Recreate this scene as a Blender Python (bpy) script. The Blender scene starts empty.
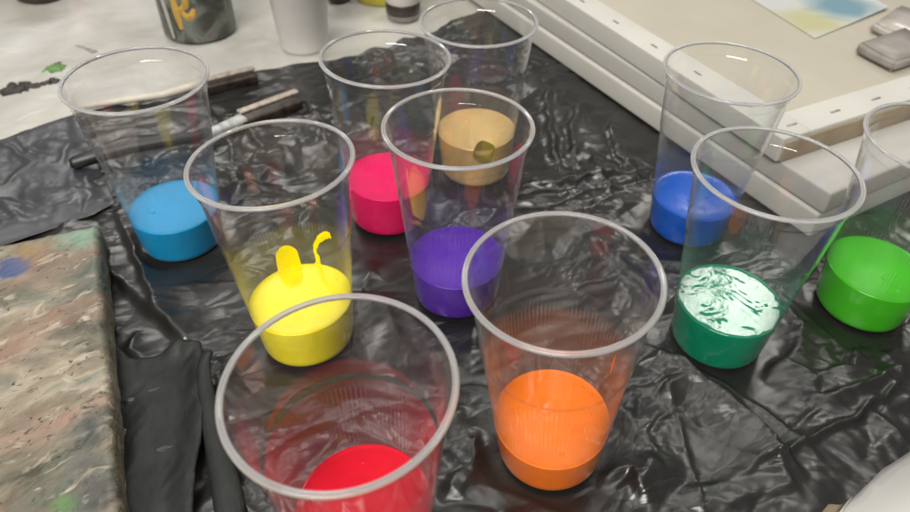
import bpy, bmesh, math, random
import numpy as np
from mathutils import Vector, Matrix
random.seed(4)
S = 0.01                      # everything below is written in centimetres
sc = bpy.context.scene
COL = sc.collection
PI = math.pi

# ------------------------------------------------------------------ camera calibration (solved from the rims)
F, PITCH, ROLL, CH, CX, CY = 689.49, 0.68360, 0.0263, 37.105, 11.678, -38.048
def axes():
    f = Vector((0, math.cos(PITCH), -math.sin(PITCH))); r = Vector((1, 0, 0)); u = r.cross(f)
    return r*math.cos(ROLL)+u*math.sin(ROLL), -r*math.sin(ROLL)+u*math.cos(ROLL), f
R_, U_, F_ = axes()
def at(px, py, z=0.0):
    """spot on the table (cm) under a pixel of the 910x512 photograph, for a height z"""
    d = F_ + R_*((px-455-CX)/F) - U_*((py-256-CY)/F)
    t = (z-CH)/d.z
    return Vector((d.x*t, d.y*t, z))

# ------------------------------------------------------------------ helpers
def link(name, verts, faces, mat, parent=None, smooth=True, loc=None):
    me = bpy.data.meshes.new(name)
    v = np.asarray(verts, dtype=float)*S
    me.from_pydata([tuple(q) for q in v], [], [tuple(int(i) for i in f) for f in faces])
    me.materials.append(mat)
    if smooth: me.polygons.foreach_set('use_smooth', [True]*len(me.polygons))
    me.update()
    o = bpy.data.objects.new(name, me); COL.objects.link(o)
    if parent: o.parent = parent
    if loc is not None: o.location = Vector(loc)*S
    return o
def tag(o, label=None, cat=None, group=None, kind=None):
    if label: o['label'] = label
    if cat: o['category'] = cat
    if group: o['group'] = group
    if kind: o['kind'] = kind
    return o
def empty(name, loc, rot=(0, 0, 0)):
    o = bpy.data.objects.new(name, None); o.empty_display_size = .01
    o.location = Vector(loc)*S; o.rotation_euler = rot; COL.objects.link(o); return o
def lathe(profile, n=96, closed=False, mod=None):
    V, Fc = [], []
    m = len(profile)
    for j, (r, z) in enumerate(profile):
        for i in range(n):
            a = 2*PI*i/n
            rr = r + (mod(j, a) if mod else 0)
            V.append((rr*math.cos(a), rr*math.sin(a), z))
    for j in range(m if closed else m-1):
        k = (j+1) % m
        for i in range(n):
            i2 = (i+1) % n
            Fc.append((j*n+i, j*n+i2, k*n+i2, k*n+i))
    if not closed:
        if profile[0][0] < .2: Fc.append([i for i in range(n)][::-1])
        if profile[-1][0] < .2: Fc.append([(m-1)*n+i for i in range(n)])
    return V, Fc
def smooth_box(x0, x1, y0, y1, z0, z1, bev=.15, seg=3):
    bm = bmesh.new(); bmesh.ops.create_cube(bm, size=1)
    for v in bm.verts:
        v.co = Vector(((x0+x1)/2+v.co.x*(x1-x0), (y0+y1)/2+v.co.y*(y1-y0), (z0+z1)/2+v.co.z*(z1-z0)))
    bmesh.ops.bevel(bm, geom=bm.edges[:], offset=bev, segments=seg, affect='EDGES', profile=.6)
    V = [tuple(v.co) for v in bm.verts]; bm.verts.index_update()
    Fc = [[v.index for v in f.verts] for f in bm.faces]; bm.free(); return V, Fc
def merge(*parts):
    V, Fc = [], []
    for v, f in parts:
        n = len(V); V += list(v); Fc += [[i+n for i in q] for q in f]
    return V, Fc
def xf(part, ax, ay, o):
    """local (x,y) -> o + x*ax + y*ay, z kept"""
    return [(o[0]+v[0]*ax[0]+v[1]*ay[0], o[1]+v[0]*ax[1]+v[1]*ay[1], v[2]) for v in part[0]], part[1]
def tube(path, radii, n=14, flat=1.0):
    V, Fc = [], []
    P = [Vector(p) for p in path]
    for k, p in enumerate(P):
        t = (P[min(k+1, len(P)-1)]-P[max(k-1, 0)]).normalized()
        s = t.cross(Vector((0, 0, 1))).normalized(); u = s.cross(t)
        for i in range(n):
            a = 2*PI*i/n
            V.append(tuple(p + s*math.cos(a)*radii[k] + u*math.sin(a)*radii[k]*flat))
    for k in range(len(P)-1):
        for i in range(n): Fc.append((k*n+i, k*n+(i+1) % n, (k+1)*n+(i+1) % n, (k+1)*n+i))
    Fc.append(list(range(n))[::-1]); Fc.append([(len(P)-1)*n+i for i in range(n)])
    return V, Fc

# ------------------------------------------------------------------ numpy noise
rng = np.random.RandomState(11)
PERM = rng.rand(256, 256, 2)*2-1
PERM /= np.linalg.norm(PERM, axis=2, keepdims=True)
def gn(x, y, o=0):
    xi = np.floor(x).astype(int); yi = np.floor(y).astype(int); fx = x-xi; fy = y-yi
    def g(a, b, dx, dy):
        v = PERM[(xi+a+o*37) % 256, (yi+b+o*91) % 256]; return v[..., 0]*dx+v[..., 1]*dy
    u = fx*fx*fx*(fx*(fx*6-15)+10); w = fy*fy*fy*(fy*(fy*6-15)+10)
    a = g(0, 0, fx, fy)*(1-u)+g(1, 0, fx-1, fy)*u
    b = g(0, 1, fx, fy-1)*(1-u)+g(1, 1, fx-1, fy-1)*u
    return (a*(1-w)+b*w)*1.5
def ridged(x, y, o=0):
    return 1-np.abs(gn(x, y, o))*2.0
def sstep(a, b, x):
    t = np.clip((x-a)/(b-a), 0, 1); return t*t*(3-2*t)
def polydist(X, Y, pts):
    """distance to a polyline and signed side"""
    D = np.full(X.shape, 1e9); SG = np.zeros(X.shape); T = np.zeros(X.shape)
    tot = sum((Vector(pts[i+1][:2])-Vector(pts[i][:2])).length for i in range(len(pts)-1)); acc = 0
    for i in range(len(pts)-1):
        ax, ay = pts[i][0], pts[i][1]; bx, by = pts[i+1][0], pts[i+1][1]
        dx, dy = bx-ax, by-ay; L2 = dx*dx+dy*dy
        t = np.clip(((X-ax)*dx+(Y-ay)*dy)/L2, 0, 1)
        d = np.hypot(X-ax-t*dx, Y-ay-t*dy); m = d < D
        s = np.sign((X-ax)*dy-(Y-ay)*dx)
        D = np.where(m, d, D); SG = np.where(m, s, SG)
        T = np.where(m, (acc+t*math.sqrt(L2))/tot, T); acc += math.sqrt(L2)
    return D, SG, T
def inside(X, Y, poly):
    c = np.zeros(X.shape, bool); n = len(poly)
    for i in range(n):
        x0, y0 = poly[i][:2]; x1, y1 = poly[(i+1) % n][:2]
        if y0 == y1: continue
        m = ((y0 > Y) != (y1 > Y)) & (X < (x1-x0)*(Y-y0)/(y1-y0)+x0)
        c ^= m
    return c
def sheet(name, poly, hfun, mat, step=.25, parent=None):
    """a crumpled film: dense grid cut to an outline, edge vertices pulled onto it"""
    P = np.array([q[:2] for q in poly]); x0, y0 = P.min(0)-step; x1, y1 = P.max(0)+step
    nx, ny = int((x1-x0)/step)+2, int((y1-y0)/step)+2
    X, Y = np.meshgrid(x0+np.arange(nx)*step, y0+np.arange(ny)*step, indexing='ij')
    xc = (X[:-1, :-1]+step/2); yc = (Y[:-1, :-1]+step/2)
    keep = inside(xc, yc, P)
    I = np.arange(nx*ny).reshape(nx, ny)
    Q = np.stack([I[:-1, :-1], I[1:, :-1], I[1:, 1:], I[:-1, 1:]], -1)[keep]
    cnt = np.bincount(Q.ravel(), minlength=nx*ny)
    used = cnt > 0; border = used & (cnt < 4)
    xf_, yf_ = X.ravel().copy(), Y.ravel().copy()
    b = np.where(border)[0]
    best = np.full(len(b), 1e9); bx = xf_[b].copy(); by = yf_[b].copy(); ox, oy = bx.copy(), by.copy()
    for i in range(len(P)):
        a = P[i]; d = P[(i+1) % len(P)]-a
        t = np.clip(((ox-a[0])*d[0]+(oy-a[1])*d[1])/(d@d), 0, 1)
        px, py = a[0]+t*d[0], a[1]+t*d[1]; q = np.hypot(ox-px, oy-py); m = q < best
        best = np.where(m, q, best); bx = np.where(m, px, bx); by = np.where(m, py, by)
    xf_[b] = bx; yf_[b] = by
    Z = hfun(xf_, yf_)
    idx = -np.ones(nx*ny, int); idx[used] = np.arange(used.sum())
    V = np.stack([xf_, yf_, Z], 1)[used]
    return link(name, V, idx[Q], mat, parent)

# ------------------------------------------------------------------ materials
def new_mat(name):
    m = bpy.data.materials.new(name); m.use_nodes = True
    nt = m.node_tree; nt.nodes.clear()
    out = nt.nodes.new('ShaderNodeOutputMaterial')
    return m, nt, out
def N(nt, t, **k):
    n = nt.nodes.new(t)
    for a, b in k.items():
        if a in n.inputs.keys(): n.inputs[a].default_value = b
        else: setattr(n, a, b)
    return n
def srgb(r, g, b):
    f = lambda c: (c/255/12.92) if c/255 <= .04045 else ((c/255+.055)/1.055)**2.4
    return (f(r), f(g), f(b), 1)
def objco(nt, scale=1.0):
    tc = N(nt, 'ShaderNodeTexCoord'); mp = N(nt, 'ShaderNodeMapping'); mp.inputs['Scale'].default_value = (scale,)*3
    nt.links.new(tc.outputs['Object'], mp.inputs['Vector']); return mp.outputs['Vector']
def ramp(nt, src, stops):
    r = N(nt, 'ShaderNodeValToRGB'); el = r.color_ramp.elements
    while len(el) < len(stops): el.new(.5)
    for e, (p, c) in zip(el, stops): e.position = p; e.color = c if len(c) == 4 else (*c, 1)
    nt.links.new(src, r.inputs['Fac']); return r.outputs['Color']
def simple(name, col, rough=.5, spec=.5, var=.12, nscale=60, bump=.0, bscale=300, metallic=0.0, coat=0.0):
    m, nt, out = new_mat(name); L = nt.links.new
    b = N(nt, 'ShaderNodeBsdfPrincipled', Roughness=rough, Metallic=metallic)
    b.inputs['Specular IOR Level'].default_value = spec; b.inputs['Coat Weight'].default_value = coat
    co = objco(nt, nscale); nz = N(nt, 'ShaderNodeTexNoise', Scale=1.0, Detail=5.0)
    L(co, nz.inputs['Vector'])
    c0 = [c*(1-var) for c in col[:3]]; c1 = [min(1, c*(1+var)) for c in col[:3]]
    L(ramp(nt, nz.outputs['Fac'], [(.3, c0), (.7, c1)]), b.inputs['Base Color'])
    if bump:
        co2 = objco(nt, bscale); n2 = N(nt, 'ShaderNodeTexNoise', Scale=1.0, Detail=4.0); L(co2, n2.inputs['Vector'])
        bp = N(nt, 'ShaderNodeBump', Strength=bump, Distance=.0006); L(n2.outputs['Fac'], bp.inputs['Height']); L(bp.outputs['Normal'], b.inputs['Normal'])
    L(b.outputs[0], out.inputs[0]); return m

def black_film(name, base, rough, fine=1.0):
    m, nt, out = new_mat(name); L = nt.links.new
    b = N(nt, 'ShaderNodeBsdfPrincipled'); b.inputs['Specular IOR Level'].default_value = .62
    co = objco(nt, 1.0)
    big = N(nt, 'ShaderNodeTexNoise', Scale=9.0, Detail=4.0); L(co, big.inputs['Vector'])
    L(ramp(nt, big.outputs['Fac'], [(.35, [c*.75 for c in base]), (.7, [c*1.35 for c in base])]), b.inputs['Base Color'])
    rr = N(nt, 'ShaderNodeMapRange'); rr.inputs['To Min'].default_value = rough-.09; rr.inputs['To Max'].default_value = rough+.14
    n3 = N(nt, 'ShaderNodeTexNoise', Scale=40.0, Detail=4.0); L(co, n3.inputs['Vector']); L(n3.outputs['Fac'], rr.inputs['Value']); L(rr.outputs[0], b.inputs['Roughness'])
    # crumples: facets with sharp creases, stretched two ways, plus fine ridged wrinkles
    wn = N(nt, 'ShaderNodeTexNoise', Scale=16.0, Detail=4.0); L(co, wn.inputs['Vector'])
    h = None
    def add(sock, amp):
        nonlocal h
        mm = N(nt, 'ShaderNodeMath', operation='MULTIPLY'); L(sock, mm.inputs[0]); mm.inputs[1].default_value = amp
        if h is None: h = mm.outputs[0]; return
        ad = N(nt, 'ShaderNodeMath', operation='ADD'); L(h, ad.inputs[0]); L(mm.outputs[0], ad.inputs[1]); h = ad.outputs[0]
    for rot, sx, sy, sca, amp, warp in ((.5, 1.0, 2.6, 17, 1.2, .035), (-.7, 2.2, 1.0, 34, .32, .03), (.2, 1.0, 2.0, 80, .09, .02)):
        mx = N(nt, 'ShaderNodeVectorMath', operation='MULTIPLY_ADD'); L(wn.outputs['Color'], mx.inputs[0]); mx.inputs[1].default_value = (warp,)*3; L(co, mx.inputs[2])
        mp = N(nt, 'ShaderNodeMapping'); mp.vector_type = 'TEXTURE'; mp.inputs['Rotation'].default_value = (0, 0, rot); mp.inputs['Scale'].default_value = (1/sx, 1/sy, 1); L(mx.outputs[0], mp.inputs['Vector'])
        v = N(nt, 'ShaderNodeTexVoronoi', Scale=float(sca)); v.feature = 'DISTANCE_TO_EDGE'; v.inputs['Randomness'].default_value = 1.0
        L(mp.outputs[0], v.inputs['Vector']); add(v.outputs['Distance'], amp)
    rn = N(nt, 'ShaderNodeTexNoise', Scale=55.0, Detail=6.0, Distortion=.8); rn.noise_type = 'RIDGED_MULTIFRACTAL'; L(co, rn.inputs['Vector']); add(rn.outputs['Fac'], .03)
    mk = N(nt, 'ShaderNodeTexNoise', Scale=11.0, Detail=3.0); L(co, mk.inputs['Vector'])
    mr = N(nt, 'ShaderNodeMapRange'); L(mk.outputs['Fac'], mr.inputs['Value']); mr.inputs['From Min'].default_value = .43; mr.inputs['From Max'].default_value = .64
    mr.inputs['To Min'].default_value = .06*fine; mr.inputs['To Max'].default_value = .75*fine
    bp = N(nt, 'ShaderNodeBump', Distance=.0055); L(h, bp.inputs['Height']); L(mr.outputs[0], bp.inputs['Strength'])
    L(bp.outputs['Normal'], b.inputs['Normal'])
    L(b.outputs[0], out.inputs[0]); return m

def clear_plastic(name, haze=.006, tint=(.985, .987, .99), edge=1.0):
    """thin clear plastic: light goes straight through, both faces reflect, a trace of milkiness"""
    m, nt, out = new_mat(name); L = nt.links.new
    geo = N(nt, 'ShaderNodeNewGeometry')
    dt = N(nt, 'ShaderNodeVectorMath', operation='DOT_PRODUCT'); L(geo.outputs['Incoming'], dt.inputs[0]); L(geo.outputs['Normal'], dt.inputs[1])
    ab = N(nt, 'ShaderNodeMath', operation='ABSOLUTE'); L(dt.outputs['Value'], ab.inputs[0])
    om = N(nt, 'ShaderNodeMath', operation='SUBTRACT'); om.inputs[0].default_value = 1; L(ab.outputs[0], om.inputs[1])
    pw = N(nt, 'ShaderNodeMath', operation='POWER'); L(om.outputs[0], pw.inputs[0]); pw.inputs[1].default_value = 4.4
    fr = N(nt, 'ShaderNodeMath', operation='MULTIPLY_ADD'); L(pw.outputs[0], fr.inputs[0]); fr.inputs[1].default_value = .93*edge; fr.inputs[2].default_value = .036
    tr = N(nt, 'ShaderNodeBsdfTransparent', Color=(*tint, 1))
    df = N(nt, 'ShaderNodeBsdfDiffuse', Color=(.75, .76, .8, 1)); tl = N(nt, 'ShaderNodeBsdfTranslucent', Color=(.75, .76, .8, 1))
    md = N(nt, 'ShaderNodeMixShader'); md.inputs[0].default_value = .5; L(df.outputs[0], md.inputs[1]); L(tl.outputs[0], md.inputs[2])
    m1 = N(nt, 'ShaderNodeMixShader'); L(tr.outputs[0], m1.inputs[1]); L(md.outputs[0], m1.inputs[2])
    # milkiness grows a little towards the silhouette
    hz = N(nt, 'ShaderNodeMath', operation='MULTIPLY_ADD'); L(pw.outputs[0], hz.inputs[0]); hz.inputs[1].default_value = .035; hz.inputs[2].default_value = haze
    # fine moulded ribs round the lower two thirds
    tcr = N(nt, 'ShaderNodeTexCoord'); sx = N(nt, 'ShaderNodeSeparateXYZ'); L(tcr.outputs['Object'], sx.inputs[0])
    at2 = N(nt, 'ShaderNodeMath', operation='ARCTAN2'); L(sx.outputs['Y'], at2.inputs[0]); L(sx.outputs['X'], at2.inputs[1])
    mu = N(nt, 'ShaderNodeMath', operation='MULTIPLY'); L(at2.outputs[0], mu.inputs[0]); mu.inputs[1].default_value = 100.0
    cs = N(nt, 'ShaderNodeMath', operation='COSINE'); L(mu.outputs[0], cs.inputs[0])
    c01 = N(nt, 'ShaderNodeMath', operation='MULTIPLY_ADD'); L(cs.outputs[0], c01.inputs[0]); c01.inputs[1].default_value = .5; c01.inputs[2].default_value = .5
    zt = N(nt, 'ShaderNodeMath', operation='MULTIPLY_ADD'); L(cs.outputs[0], zt.inputs[0]); zt.inputs[1].default_value = .0012; L(sx.outputs['Z'], zt.inputs[2])
    hi = N(nt, 'ShaderNodeMapRange'); L(zt.outputs[0], hi.inputs['Value']); hi.inputs['From Min'].default_value = .0905; hi.inputs['From Max'].default_value = .0890
    lo = N(nt, 'ShaderNodeMapRange'); L(sx.outputs['Z'], lo.inputs['Value']); lo.inputs['From Min'].default_value = .006; lo.inputs['From Max'].default_value = .012
    mk = N(nt, 'ShaderNodeMath', operation='MULTIPLY'); L(hi.outputs[0], mk.inputs[0]); L(lo.outputs[0], mk.inputs[1])
    rib = N(nt, 'ShaderNodeMath', operation='MULTIPLY'); L(c01.outputs[0], rib.inputs[0]); L(mk.outputs[0], rib.inputs[1])
    rp = N(nt, 'ShaderNodeMath', operation='POWER'); L(rib.outputs[0], rp.inputs[0]); rp.inputs[1].default_value = 3.0
    # break-up so the ribs show here and there
    bn = N(nt, 'ShaderNodeTexNoise', Scale=38.0, Detail=2.0); L(tcr.outputs['Object'], bn.inputs['Vector'])
    bm_ = N(nt, 'ShaderNodeMapRange'); L(bn.outputs['Fac'], bm_.inputs['Value']); bm_.inputs['From Min'].default_value = .4; bm_.inputs['From Max'].default_value = .65; bm_.inputs['To Min'].default_value = .003; bm_.inputs['To Max'].default_value = .038
    rh = N(nt, 'ShaderNodeMath', operation='MULTIPLY_ADD'); L(rp.outputs[0], rh.inputs[0]); L(bm_.outputs[0], rh.inputs[1]); L(hz.outputs[0], rh.inputs[2])
    L(rh.outputs[0], m1.inputs[0])
    gl = N(nt, 'ShaderNodeBsdfGlossy', Roughness=.035, Color=(1, 1, 1, 1))
    co = objco(nt, 1.0); nz = N(nt, 'ShaderNodeTexNoise', Scale=55.0, Detail=2.0); L(co, nz.inputs['Vector'])
    bp = N(nt, 'ShaderNodeBump', Strength=.12, Distance=.0006); L(nz.outputs['Fac'], bp.inputs['Height'])
    bp2 = N(nt, 'ShaderNodeBump', Strength=.8, Distance=.00022); L(rib.outputs[0], bp2.inputs['Height']); L(bp.outputs['Normal'], bp2.inputs['Normal']); L(bp2.outputs['Normal'], gl.inputs['Normal'])
    m2 = N(nt, 'ShaderNodeMixShader'); L(fr.outputs[0], m2.inputs[0]); L(m1.outputs[0], m2.inputs[1]); L(gl.outputs[0], m2.inputs[2])
    L(m2.outputs[0], out.inputs[0]); return m
def rim_plastic():
    m, nt, out = new_mat('rim_plastic'); L = nt.links.new
    b = N(nt, 'ShaderNodeBsdfPrincipled', Roughness=.04, IOR=1.49); b.inputs['Transmission Weight'].default_value = 1.0
    b.inputs['Base Color'].default_value = (1, 1, 1, 1)
    df = N(nt, 'ShaderNodeBsdfDiffuse', Color=(.96, .96, .98, 1)); tl = N(nt, 'ShaderNodeBsdfTranslucent', Color=(.96, .96, .98, 1))
    md = N(nt, 'ShaderNodeMixShader'); md.inputs[0].default_value = .5; L(df.outputs[0], md.inputs[1]); L(tl.outputs[0], md.inputs[2])
    m1 = N(nt, 'ShaderNodeMixShader'); m1.inputs[0].default_value = .34; L(b.outputs[0], m1.inputs[1]); L(md.outputs[0], m1.inputs[2])
    L(m1.outputs[0], out.inputs[0]); return m
def paint_mat(name, col, rough=.25, bump=.15, bs=60, det=3.0, dist=1.5, metallic=0, spec=.32):
    m, nt, out = new_mat(name); L = nt.links.new
    b = N(nt, 'ShaderNodeBsdfPrincipled', Roughness=rough, Metallic=metallic); b.inputs['Specular IOR Level'].default_value = spec
    co = objco(nt, 1.0); nz = N(nt, 'ShaderNodeTexNoise', Scale=float(bs), Detail=det, Distortion=dist); L(co, nz.inputs['Vector'])
    L(ramp(nt, nz.outputs['Fac'], [(.3, [c*.93 for c in col[:3]]), (.7, [min(1, c*1.05) for c in col[:3]])]), b.inputs['Base Color'])
    bp = N(nt, 'ShaderNodeBump', Strength=bump, Distance=.001); L(nz.outputs['Fac'], bp.inputs['Height']); L(bp.outputs['Normal'], b.inputs['Normal'])
    L(b.outputs[0], out.inputs[0]); return m

M_CUP = clear_plastic('clear_cup_plastic')
M_RIM = rim_plastic()
M_BAG = black_film('black_bin_bag_film', (.012, .0117, .011), .31)
M_BAG2 = black_film('blue_black_bin_bag_film', (.030, .033, .040), .38, .35)
M_CLOTH = simple('matte_black_cloth', (.009, .0105, .010), .55, .35, .5, 40, .5, 500)

# ------------------------------------------------------------------ cups
HC, RB, RT = 14.55, 3.06, 4.45
def wall_r(z):
    if z < .45:                      # rounded foot
        t = 1-z/.45; return RB+.02 - .28*(1-math.sqrt(max(0, 1-t*t)))
    r = RB + (RT-RB)*z/HC
    if z > 9.35: r += .06*min(1, (z-9.35)/.10)
    if z > 13.45: r += .075*min(1, (z-13.45)/.10)
    return r
TH = .055
NSEG, NRIB = 160, 96
def cup_mesh():
    zs = [0, .04, .1, .2, .32, .45, .8]+[1.2+.4*i for i in range(20)]+[9.0, 9.2, 9.32, 9.38, 9.46, 9.6]+[10.2+.6*i for i in range(6)]+[13.4, 13.44, 13.5, 13.56, 13.62, 14.0, 14.3, 14.4]
    prof, flag = [], []
    prof.append((.001, .22)); flag.append(0)
    prof.append((RB-.55, .22)); flag.append(0)
    prof.append((RB-.42, .0)); flag.append(0)
    for z in zs: prof.append((wall_r(z), z)); flag.append(0)
    for z in reversed([q for q in zs if q >= .32]):
        prof.append((wall_r(z)-TH, z)); flag.append(1 if 1.1 < z < 9.25 else 0)
    prof.append((RB-.35, .27)); flag.append(0); prof.append((.001, .27)); flag.append(0)
    def mod(j, a): return -.013*(.5+.5*math.cos(NRIB*a)) if flag[j] else 0
    return lathe(prof, NSEG, False)
CUPV = cup_mesh()
# rolled lip: a fat outer bead, a groove, and a thin inner step
RIMP = []
for k in range(14):
    t = -PI*.75 + k/13*PI*1.45
    RIMP.append((4.695+.09*math.cos(t), 14.43+.095*math.sin(t)))
RIMP += [(4.60, 14.475), (4.575, 14.47)]
for k in range(8):
    t = PI*.15 + k/7*PI*1.1
    RIMP.append((4.535+.042*math.cos(t), 14.475+.045*math.sin(t)))
RIMP += [(4.50, 14.36), (4.555, 14.36), (4.56, 14.40)]
RIMV = lathe(RIMP, 192, True)
CUPS = [  # colour name, x, y, level, tilt x, tilt y, spin, paint (material args), label
 ('light blue', -22.881, 41.941, 3.324, .016, -.010, (0, .25, .52), dict(rough=.42, bump=.05), 'clear plastic cup with light blue paint, beside the bristle tool at the far left'),
 ('yellow', -10.779, 32.017, 3.60, -.033, .028, (.95, .80, .0), dict(rough=.3, bump=.1), 'clear plastic cup with bright yellow paint and a yellow blob up its wall'),
 ('red', -4.692, 17.692, 3.937, -.014, -.043, (.62, .004, .02), dict(rough=.22, bump=.08), 'nearest clear plastic cup, with red paint'),
 ('magenta', -6.623, 45.644, 3.977, .031, .017, (.80, .0, .115), dict(rough=.4, bump=.06), 'clear plastic cup with magenta pink paint, behind the purple cup'),
 ('purple', -.631, 36.822, 3.468, -.003, 0, (.075, .012, .33), dict(rough=.3, bump=.06), 'clear plastic cup with purple paint'),
 ('gold', .692, 52.847, 4.337, -.010, -.008, (.80, .54, .22), dict(rough=.26, bump=.05, metallic=.3), 'farthest clear plastic cup, with pale gold paint'),
 ('orange', 5.359, 23.786, 3.016, -.052, -.017, (.98, .19, .0), dict(rough=.3, bump=.06), 'clear plastic cup with orange paint'),
 ('royal', 18.608, 45.322, 3.236, .002, -.013, (.0, .085, .50), dict(rough=.12, bump=.12, bs=70, det=.5, dist=.5, spec=.22), 'clear plastic cup with royal blue paint, beside the white canvases'),
 ('teal', 17.81, 32.88, 3.814, -.004, -.002, (.0, .22, .11), dict(rough=.05, bump=.8, bs=38, det=1.8, dist=1.8, spec=.6), 'clear plastic cup with teal green paint that mirrors the lamp'),
 ('lime', 29.567, 36.567, 3.701, -.002, -.007, (.045, .42, .006), dict(rough=.12, bump=.15, bs=60, det=.5, dist=.5, spec=.5), 'clear plastic cup with lime green paint, cut by the right edge'),
]
def curve(pts, k=6):
    out_ = []; n = len(pts)
    for i in range(n):
        p0, p1, p2, p3 = (Vector(pts[(i+j) % n]) for j in (-1, 0, 1, 2))
        for j in range(k):
            t = j/k; out_.append(tuple(.5*((2*p1)+(p2-p0)*t+(2*p0-5*p1+4*p2-p3)*t*t+(3*p1-p0-3*p2+p3)*t*t*t)))
    return out_
def strip_patch(mid, w, inward=.012, thick=.04):
    """a trickle of paint along a path on the inner wall"""
    P = [Vector(q) for q in curve(list(mid)+list(mid[::-1])[:0], 1)] if False else [Vector(q) for q in mid]
    Q = []
    for i in range(len(P)-1):
        p0, p1, p2, p3 = P[max(0, i-1)], P[i], P[i+1], P[min(len(P)-1, i+2)]
        for j in range(6):
            t = j/6; Q.append(.5*((2*p1)+(p2-p0)*t+(2*p0-5*p1+4*p2-p3)*t*t+(3*p1-p0-3*p2+p3)*t*t*t))
    Q.append(P[-1]); V, Fc = [], []
    for i, q in enumerate(Q):
        t = (Q[min(i+1, len(Q)-1)]-Q[max(0, i-1)]).normalized(); sd_ = Vector((-t.y, t.x)); ww = w[min(len(w)-1, int(i/(len(Q)-1)*(len(w)-1)+.5))]
        for e, th_ in ((-1, 0), (-.6, thick), (.6, thick), (1, 0)):
            c_ = q+sd_*ww*e; r = wall_r(c_.y)-TH-inward-th_; V.append((r*math.cos(c_.x/4), r*math.sin(c_.x/4), c_.y))
    for i in range(len(Q)-1):
        for k in range(3): Fc.append((i*4+k, i*4+k+1, (i+1)*4+k+1, (i+1)*4+k))
    return V, Fc
def wall_patch(outline, inward=.012, thick=.05, n=26):
    """a smear of paint on the inner wall: outline in (arc cm, z)"""
    P = [Vector(q) for q in outline]; c = sum(P, Vector((0, 0)))/len(P)
    V, Fc = [], []; m = len(P); rings = 6
    for k in range(rings+1):
        s = k/rings
        for q in P:
            w = c+(q-c)*s; a, z = w; r = wall_r(z)-TH-inward-thick*(1-s**3)
            V.append((r*math.cos(a/4.0), r*math.sin(a/4.0), z))
    for k in range(rings):
        for i in range(m):
            j = (i+1) % m
            Fc.append((k*m+i, k*m+j, (k+1)*m+j, (k+1)*m+i))
    return V, Fc
first = None
for (nm, x, y, lv, tx, ty, col, kw, lab) in CUPS:
    az = math.sqrt(1-tx*tx-ty*ty)
    q = Vector((0, 0, 1)).rotation_difference(Vector((math.sin(tx), math.sin(ty), az)))
    lift = 0.03+RB*math.hypot(tx, ty)*.55
    root = empty('plastic_cup', (x, y, lift)); root.rotation_mode = 'QUATERNION'; root.rotation_quaternion = q
    tag(root, lab, 'cup', 'clear plastic cups holding acrylic paint')
    if first is None:
        first = (link('cup_wall', *CUPV, M_CUP, root), link('rim', *RIMV, M_RIM, root))
    else:
        for c in first:
            d = c.copy(); COL.objects.link(d); d.parent = root
    # the paint fills the cup to its level with a small meniscus
    g = .008
    pr = [(.001, .30)]+[(RB-.45, .30), (RB-.20, .12)]
    for z in (.2, .36, .5, .7, 1.0, 1.5, 2.0, 2.5): 
        if z < lv-.1: pr.append((wall_r(z)-.018, z))
    rr = wall_r(lv)-.018
    pr += [(rr, lv-.08), (rr, lv+.05), (rr-.04, lv+.03), (rr-.12, lv+.008), (rr-.3, lv), (rr*.66, lv), (rr*.33, lv), (.001, lv)]
    pm = paint_mat(nm.replace(' ', '_')+'_paint', col, **kw)
    mesh = [lathe(pr, 128)]
    rb = random.Random(nm)
    for k in range({'royal': 9, 'lime': 8, 'orange': 5, 'light blue': 3, 'purple': 4, 'red': 4, 'magenta': 3}.get(nm, 3)):   # small air bubbles
        ra, rd, br = rb.uniform(0, 2*PI), rr*math.sqrt(rb.uniform(0, .85)), rb.uniform(.05, .15)
        v_, f_ = lathe([(.004, br*.55)]+[(br*math.sin(t), br*.55*math.cos(t)) for t in (.4, .8, 1.2, 1.57)]+[(br*1.3, -.03)], 14)
        mesh.append(([(p[0]+rd*math.cos(ra), p[1]+rd*math.sin(ra), p[2]+lv) for p in v_], f_))
    po = link('paint', *merge(*mesh), pm, root); po['label'] = nm+' paint' if nm not in ('royal',) else 'royal blue paint'
    if nm == 'yellow':
        A0 = math.radians(116)*4.0
        dome = curve([(A0+a_, lv+z_) for a_, z_ in ((-1.05, -.3), (-1.0, .2), (-.95, .75), (-.85, 1.35), (-.35, 1.8), (.25, 1.85), (.75, 1.45), (.9, .75), (.95, .2), (1.0, -.3))])
        link('paint_smear', *wall_patch(dome, thick=.018), pm, po)
        A1 = math.radians(74)*4.0
        link('paint_smear', *strip_patch([(A1+a_, lv+z_) for a_, z_ in ((.5, -.1), (.45, .6), (.6, 1.2), (.35, 1.9), (-.2, 2.5), (-.7, 2.75), (-1.0, 2.6))], (.35, .2, .14, .2, .28, .3, .12)), pm, po)
    if nm == 'gold':
        A0 = math.radians(-78)*4.0
        arc = [(A0+1.15*math.cos(t)*(1-.28*math.sin(t))+.12*math.sin(2*t), lv-.3+1.3*math.sin(t)+.15*math.cos(3*t)) for t in [2*PI*k/28 for k in range(28)]]
        link('paint_smear', *wall_patch(arc, thick=.004, inward=-.046), simple('olive_gold_paint', (.30, .22, .04), .4), po)
    if nm == 'orange':
        A0 = math.radians(20)*4.0
        link('paint_smear', *wall_patch([(A0+.1*math.cos(t), 6.2+.8*math.sin(t)) for t in [2*PI*k/16 for k in range(16)]], thick=.01), pm, po)
CUPXY = [(c[1], c[2]) for c in CUPS]

# ------------------------------------------------------------------ table and sheets
M_TABLE = simple('brown_table_laminate', srgb(142, 128, 108), .5, .4, .08, 25, .1, 300)
V, Fc = smooth_box(-130, 150, -45, 190, -4.5, -.62, .3)
tag(link('table', V, Fc, M_TABLE), kind='structure')

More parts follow.
